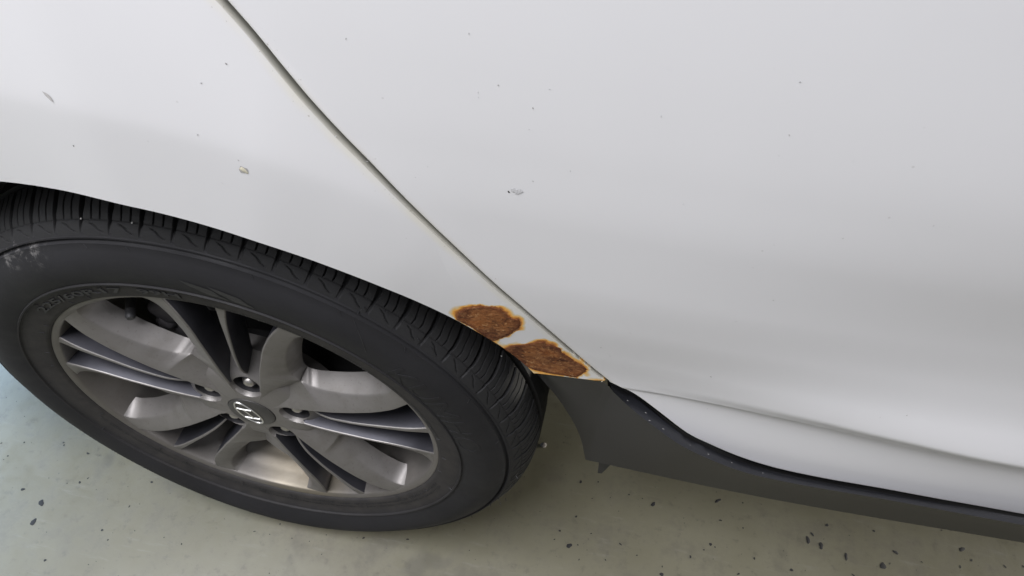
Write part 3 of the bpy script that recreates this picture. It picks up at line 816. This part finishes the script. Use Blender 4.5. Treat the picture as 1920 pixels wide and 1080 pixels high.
# spokes
def spoke_profile():
    r = np.concatenate([np.linspace(.034, .100, 26), np.linspace(.102, .130, 40), np.linspace(.133, .2315, 40)])
    f = lambda X, Yv: pchip(r, np.array(X), np.array(Yv, float))
    a = f([.03, .05, .07, .09, .11, .13, .17, .20, .232], [20, 17, 15.2, 13.8, 12.8, 12.2, 12.0, 12.8, 15.0])
    o = f([.03, .1075, .1095, .1120, .1150, .121, .14, .155, .17, .19, .21, .222, .2315], [36, 36, 35.4, 32.2, 29.2, 26.6, 23.0, 21.2, 20.2, 19.6, 20.0, 21.2, 24.5])
    ya = f([.03, .045, .06, .08, .10, .13, .16, .20, .2315], [.0060, .0070, .0062, .0042, .0026, .0010, .0004, .0012, .0040])
    yo = f([.03, .045, .06, .08, .10, .115, .13, .15, .18, .21, .2315], [.0075, .0120, .0165, .0195, .0195, .0170, .0145, .0120, .0098, .0084, .0062])
    yb = f([.03, .08, .12, .2315], [.040, .040, .036, .034])
    return r, a, o, ya, yo, yb
def spoke_mesh(sign):
    r, a, o, ya, yo, yb = spoke_profile()
    rows = []
    for ri, ai, oi, yai, yoi, ybi in zip(r, a, o, ya, yo, yb):
        dg = lambda d: math.degrees(d/ri)
        row = [(ai+dg(.0005), ybi), (ai, yai+.0016), (ai+dg(.0005), yai+.0006), (ai+dg(.0016), yai)]
        a1, o1 = ai+dg(.0016), oi-dg(.0014) if oi < 35.5 else oi
        for w in (.15, .3, .45, .6, .75, .9, 1.0):
            yy = yai+(yoi-yai)*(w**1.25)
            row.append((a1+(o1-a1)*w, yy))
        row += [(oi, yoi+.0016), (min(oi+dg(.0090), 36.0), ybi)]
        rows.append([polar(ri, sign*d, y) for d, y in row])
    V = np.array(rows); n, m = V.shape[:2]
    F = [tuple(q) for q in grid_faces(n, m, flip=sign < 0)]
    back = [(i*m, i*m+m-1, (i+1)*m+m-1, (i+1)*m) for i in range(n-1)]
    F += back+[tuple(range(m))[::1 if sign < 0 else -1], tuple((n-1)*m+k for k in range(m))[::-1 if sign < 0 else 1]]
    me = bpy.data.meshes.new('spoke'); me.from_pydata([tuple(map(float, v)) for v in V.reshape(-1, 3)], [], [tuple(map(int, f)) for f in F])
    me.update()
    bm = bmesh.new(); bm.from_mesh(me); bmesh.ops.recalc_face_normals(bm, faces=bm.faces); bm.to_mesh(me); bm.free()
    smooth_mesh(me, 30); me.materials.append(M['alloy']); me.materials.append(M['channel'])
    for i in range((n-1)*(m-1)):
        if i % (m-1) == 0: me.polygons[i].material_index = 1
    return me
def rib_mesh():
    r = np.linspace(.070, .2315, 50)
    w = pchip(r, np.array([.06, .085, .11, .15, .19, .215, .232]), np.array([.0010, .0016, .0018, .0022, .0030, .0042, .0062]))
    y = pchip(r, np.array([.06, .075, .09, .11, .15, .20, .232]), np.array([.022, .017, .0105, .0058, .0028, .0022, .0045]))
    rows = []
    for ri, wi, yi in zip(r, w, y):
        q = []
        for x, yy in ((wi+.0010, .036), (wi, yi+.0016), (wi-.0004, yi+.0006), (wi-.0012 if wi > .0016 else wi*.4, yi)):
            q.append((x, yy))
        row = [(-x, yy) for x, yy in q]+[(x, yy) for x, yy in q[::-1]]
        rows.append([(math.sqrt(max(ri*ri-x*x, 0)), yy, x) for x, yy in row])
    V = np.array(rows); n, m = V.shape[:2]
    F = [tuple(q) for q in grid_faces(n, m, flip=False)]+[(i*m, i*m+m-1, (i+1)*m+m-1, (i+1)*m) for i in range(n-1)]+[tuple(range(m)), tuple((n-1)*m+k for k in range(m))]
    me = bpy.data.meshes.new('spoke_rib'); me.from_pydata([tuple(map(float, v)) for v in V.reshape(-1, 3)], [], [tuple(map(int, f)) for f in F])
    me.update()
    bm = bmesh.new(); bm.from_mesh(me); bmesh.ops.recalc_face_normals(bm, faces=bm.faces); bm.to_mesh(me); bm.free()
    smooth_mesh(me, 30); me.materials.append(M['alloy']); me.materials.append(M['channel'])
    for i in range((n-1)*(m-1)):
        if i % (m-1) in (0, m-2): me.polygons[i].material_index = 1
    return me
# hub with bolt pockets
hp = [(.0295, .030), (.0302, .0062), (.0330, .0064), (.040, .0070), (.050, .0082), (.060, .0098), (.072, .0122), (.077, .0150), (.090, .0270), (.102, .036), (.102, .055), (.0295, .055)]
V, F = lathe(hp+[hp[0]], 160)
n = len(hp)+1
bm = bmesh.new()
vs = [bm.verts.new(v) for v in V]
for f in F: bm.faces.new([vs[i] for i in f])
bmesh.ops.remove_doubles(bm, verts=bm.verts, dist=1e-6)
bmesh.ops.recalc_face_normals(bm, faces=bm.faces)
hub = bm_obj('hub', bm, M['alloy'], wheel, 35)
def pocket_cutter(angles):
    cb = bmesh.new()
    for ph in angles:
        c = Vector(polar(.0572, ph, 0))
        pts = [(.0200, -.02), (.0190, .0060), (.0172, .0115), (.0165, .060)]
        n = 40; ring = []
        for (rr_, y) in pts:
            ring.append([cb.verts.new(c+Vector((rr_*math.cos(2*math.pi*k/n), y, rr_*math.sin(2*math.pi*k/n)))) for k in range(n)])
        for i in range(len(pts)-1):
            for k in range(n): cb.faces.new((ring[i][k], ring[i][(k+1) % n], ring[i+1][(k+1) % n], ring[i+1][k]))
        cb.faces.new(ring[0]); cb.faces.new(ring[-1])
    bmesh.ops.recalc_face_normals(cb, faces=cb.faces)
    return bm_obj('pocket_cutter', cb, None, None, None)
def cut_mesh(me, angles, ang):
    cutter = pocket_cutter(angles)
    ob = link(bpy.data.objects.new('cut_tmp', me))
    md = ob.modifiers.new('cut', 'BOOLEAN'); md.object = cutter; md.operation = 'DIFFERENCE'; md.solver = 'EXACT'
    dg = bpy.context.evaluated_depsgraph_get(); dg.update()
    r = bpy.data.meshes.new_from_object(ob.evaluated_get(dg))
    bpy.data.objects.remove(ob); bpy.data.objects.remove(cutter)
    smooth_mesh(r, ang)
    return r
hub.data = cut_mesh(hub.data, PH, 35)
SM = {s: cut_mesh(spoke_mesh(s), [0], 30) for s in (1, -1)}
RM = cut_mesh(rib_mesh(), [0], 30)
for ph in PH:
    for s in (1, -1):
        o = link(bpy.data.objects.new('spoke', SM[s]), wheel); o.rotation_euler = (0, -rad(ph), 0)
    o = link(bpy.data.objects.new('spoke_rib', RM), wheel); o.rotation_euler = (0, -rad(ph), 0)

# dark pocket linings, each behind its bolt
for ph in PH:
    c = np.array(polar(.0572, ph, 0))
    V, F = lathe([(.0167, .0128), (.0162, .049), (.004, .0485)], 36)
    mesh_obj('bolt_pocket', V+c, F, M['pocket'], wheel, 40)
    # hex nut with a domed crown
    J = Joiner()
    hexr = .0098
    V, F = lathe([(.0001, .0118), (.0030, .0121), (.0056, .0134), (.0074, .0160), (.0080, .0190)], 24); J.add(V+c, F)
    hv = []
    for y in (.0180, .0192, .045):
        rr_ = hexr*(.86 if y == .0180 else 1)
        for k in range(6): hv.append((c[0]+rr_*math.cos(rad(60*k+10)), y, c[2]+rr_*math.sin(rad(60*k+10))))
    J.add(hv, [(i*6+k, i*6+(k+1) % 6, (i+1)*6+(k+1) % 6, (i+1)*6+k) for i in range(2) for k in range(6)]+[tuple(range(6))])
    J.obj('lug_nut', M['nut'], wheel, 35)

# centre cap and emblem
V, F = lathe([(.0001, .0020), (.010, .0022), (.020, .0028), (.0275, .0040), (.0293, .0052), (.0297, .0085)], 72)
cap = mesh_obj('centre_cap', V, F, M['cap'], wheel, 40)
def cap_y(x, z): return np.interp(np.hypot(x, z), [0, .01, .02, .0275], [.0020, .0022, .0028, .0040])
J = Joiner()
ec = np.array([-.0021, .0017]); e1 = np.array([-.454, .891]); e2 = np.array([.891, .454])
P = []
for k in range(48):
    w = 2*math.pi*k/48; q = ec+e1*.0238*math.cos(w)+e2*.0118*math.sin(w)
    P.append((q[0], cap_y(*q)-.0004, q[1]))
J.add(*tube(P, [.0009+.0005*abs(math.cos(2*math.pi*k/48))**4 for k in range(48)], 6, True))
for L, r in (([(-.0150, .0104), (-.0070, .0106), (.0040, .0116)], .0012), ([(-.0086, -.0088), (.0010, -.0082), (.0108, -.0073)], .0012), ([(-.0062, .0095), (-.0020, .0022), (.0020, -.0070)], .0010)):
    P = catmull([(x, cap_y(x, z)-.0004, z) for x, z in L], 6)
    J.add(*tube(P, r, 6))
emb = J.obj('emblem', M['chrome'], wheel, 50)

# valve
J = Joiner()
p0 = np.array(polar(.196, 130.5, .058)); p1 = np.array(polar(.186, 128.0, .030)); p2 = np.array(polar(.182, 127, .020))
V, F = tube(np.linspace(p0, p1, 6), [.0072, .0068, .0060, .0055, .0052, .0050], 16)
J.add(V, F); J.obj('valve_stem', M['valve'], wheel)
V, F = tube(np.linspace(p1, p2, 6), [.0058, .0054, .0056, .0054, .0053, .0036], 14)
mesh_obj('valve_cap', V, F, M['valve_cap'], wheel, 50)

# brake
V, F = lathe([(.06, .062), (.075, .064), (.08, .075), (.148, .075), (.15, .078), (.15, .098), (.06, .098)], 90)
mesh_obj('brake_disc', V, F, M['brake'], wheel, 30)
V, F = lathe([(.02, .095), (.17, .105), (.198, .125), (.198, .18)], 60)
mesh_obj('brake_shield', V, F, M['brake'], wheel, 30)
J = Joiner()
for a, r, y, h in ((127, .150, .064, (.024, .016, .018)), (143, .122, .066, (.020, .014, .020)), (136, .140, .055, (.009, .010, .012)), (100, .165, .070, (.020, .018, .026)), (88, .168, .072, (.022, .016, .022)), (112, .160, .078, (.018, .016, .020)), (76, .158, .076, (.022, .016, .024))):
    V, F = box((0, 0, 0), h, .008)
    an = rad(a-90); X = V[:, 0]*math.cos(an)-V[:, 2]*math.sin(an); Z = V[:, 0]*math.sin(an)+V[:, 2]*math.cos(an)
    J.add(np.stack([X, V[:, 1], Z], -1)+np.array(polar(r, a, y)), F)
J.obj('brake_caliper', M['caliper'], wheel, 40)

# grit held in the tread, rubber vent hairs
rg = random.Random(3)
GR = [(104, .3355, .0100), (95, .3350, .0095), (80, .346, .03), (63, .3465, .034), (56, .347, .036), (31, .349, .040)]
for i, (a, r, y) in enumerate(GR):
    V, F = blot(rg.uniform(.0007, .0012) if i not in (3,) else .0020, .0012, 1.2, rg.uniform(0, 3), 7)
    V = np.array(V); c = polar(r, a, y); an = rad(a)
    W = np.stack([c[0]+V[:, 2]*math.cos(an)-V[:, 0]*math.sin(an), c[1]+V[:, 1], c[2]+V[:, 2]*math.sin(an)+V[:, 0]*math.cos(an)], -1)
    mesh_obj('grit', W, F, M['grit'], wheel, 60)
J = Joiner()
for k in range(26):
    a = rg.uniform(-140, 60) if k > 8 else rg.uniform(195, 260)
    r = rg.choice([.3255, .3315, .338]); y = float(np.interp(r, [.3255, .3315, .338], [.000, .0035, .0065]))
    p = np.array(polar(r, a, y)); d = np.array([math.cos(rad(a))*.5+rg.uniform(-.3, .3), -.8, math.sin(rad(a))*.5+rg.uniform(-.3, .3)])
    J.add(*tube([p, p+d*.002, p+d*rg.uniform(.003, .005)], .0005, 5))
hr = J.obj('vent_hairs', M['lettering'], wheel, 60); hr['kind'] = 'stuff'

# ------------------------------------------------------------------ pebble
bm = bmesh.new(); bmesh.ops.create_icosphere(bm, subdivisions=2, radius=.005)
for v in bm.verts: v.co = Vector((v.co.x*1.1, v.co.y*.9, v.co.z*.75))*(1+RNG.normal(0, .08))
pb = bm_obj('pebble', bm, M['pebble'], None, 30, (.3535, .197, .0032))
tag(pb, 'small grey pebble on the floor behind the tyre', 'pebble')
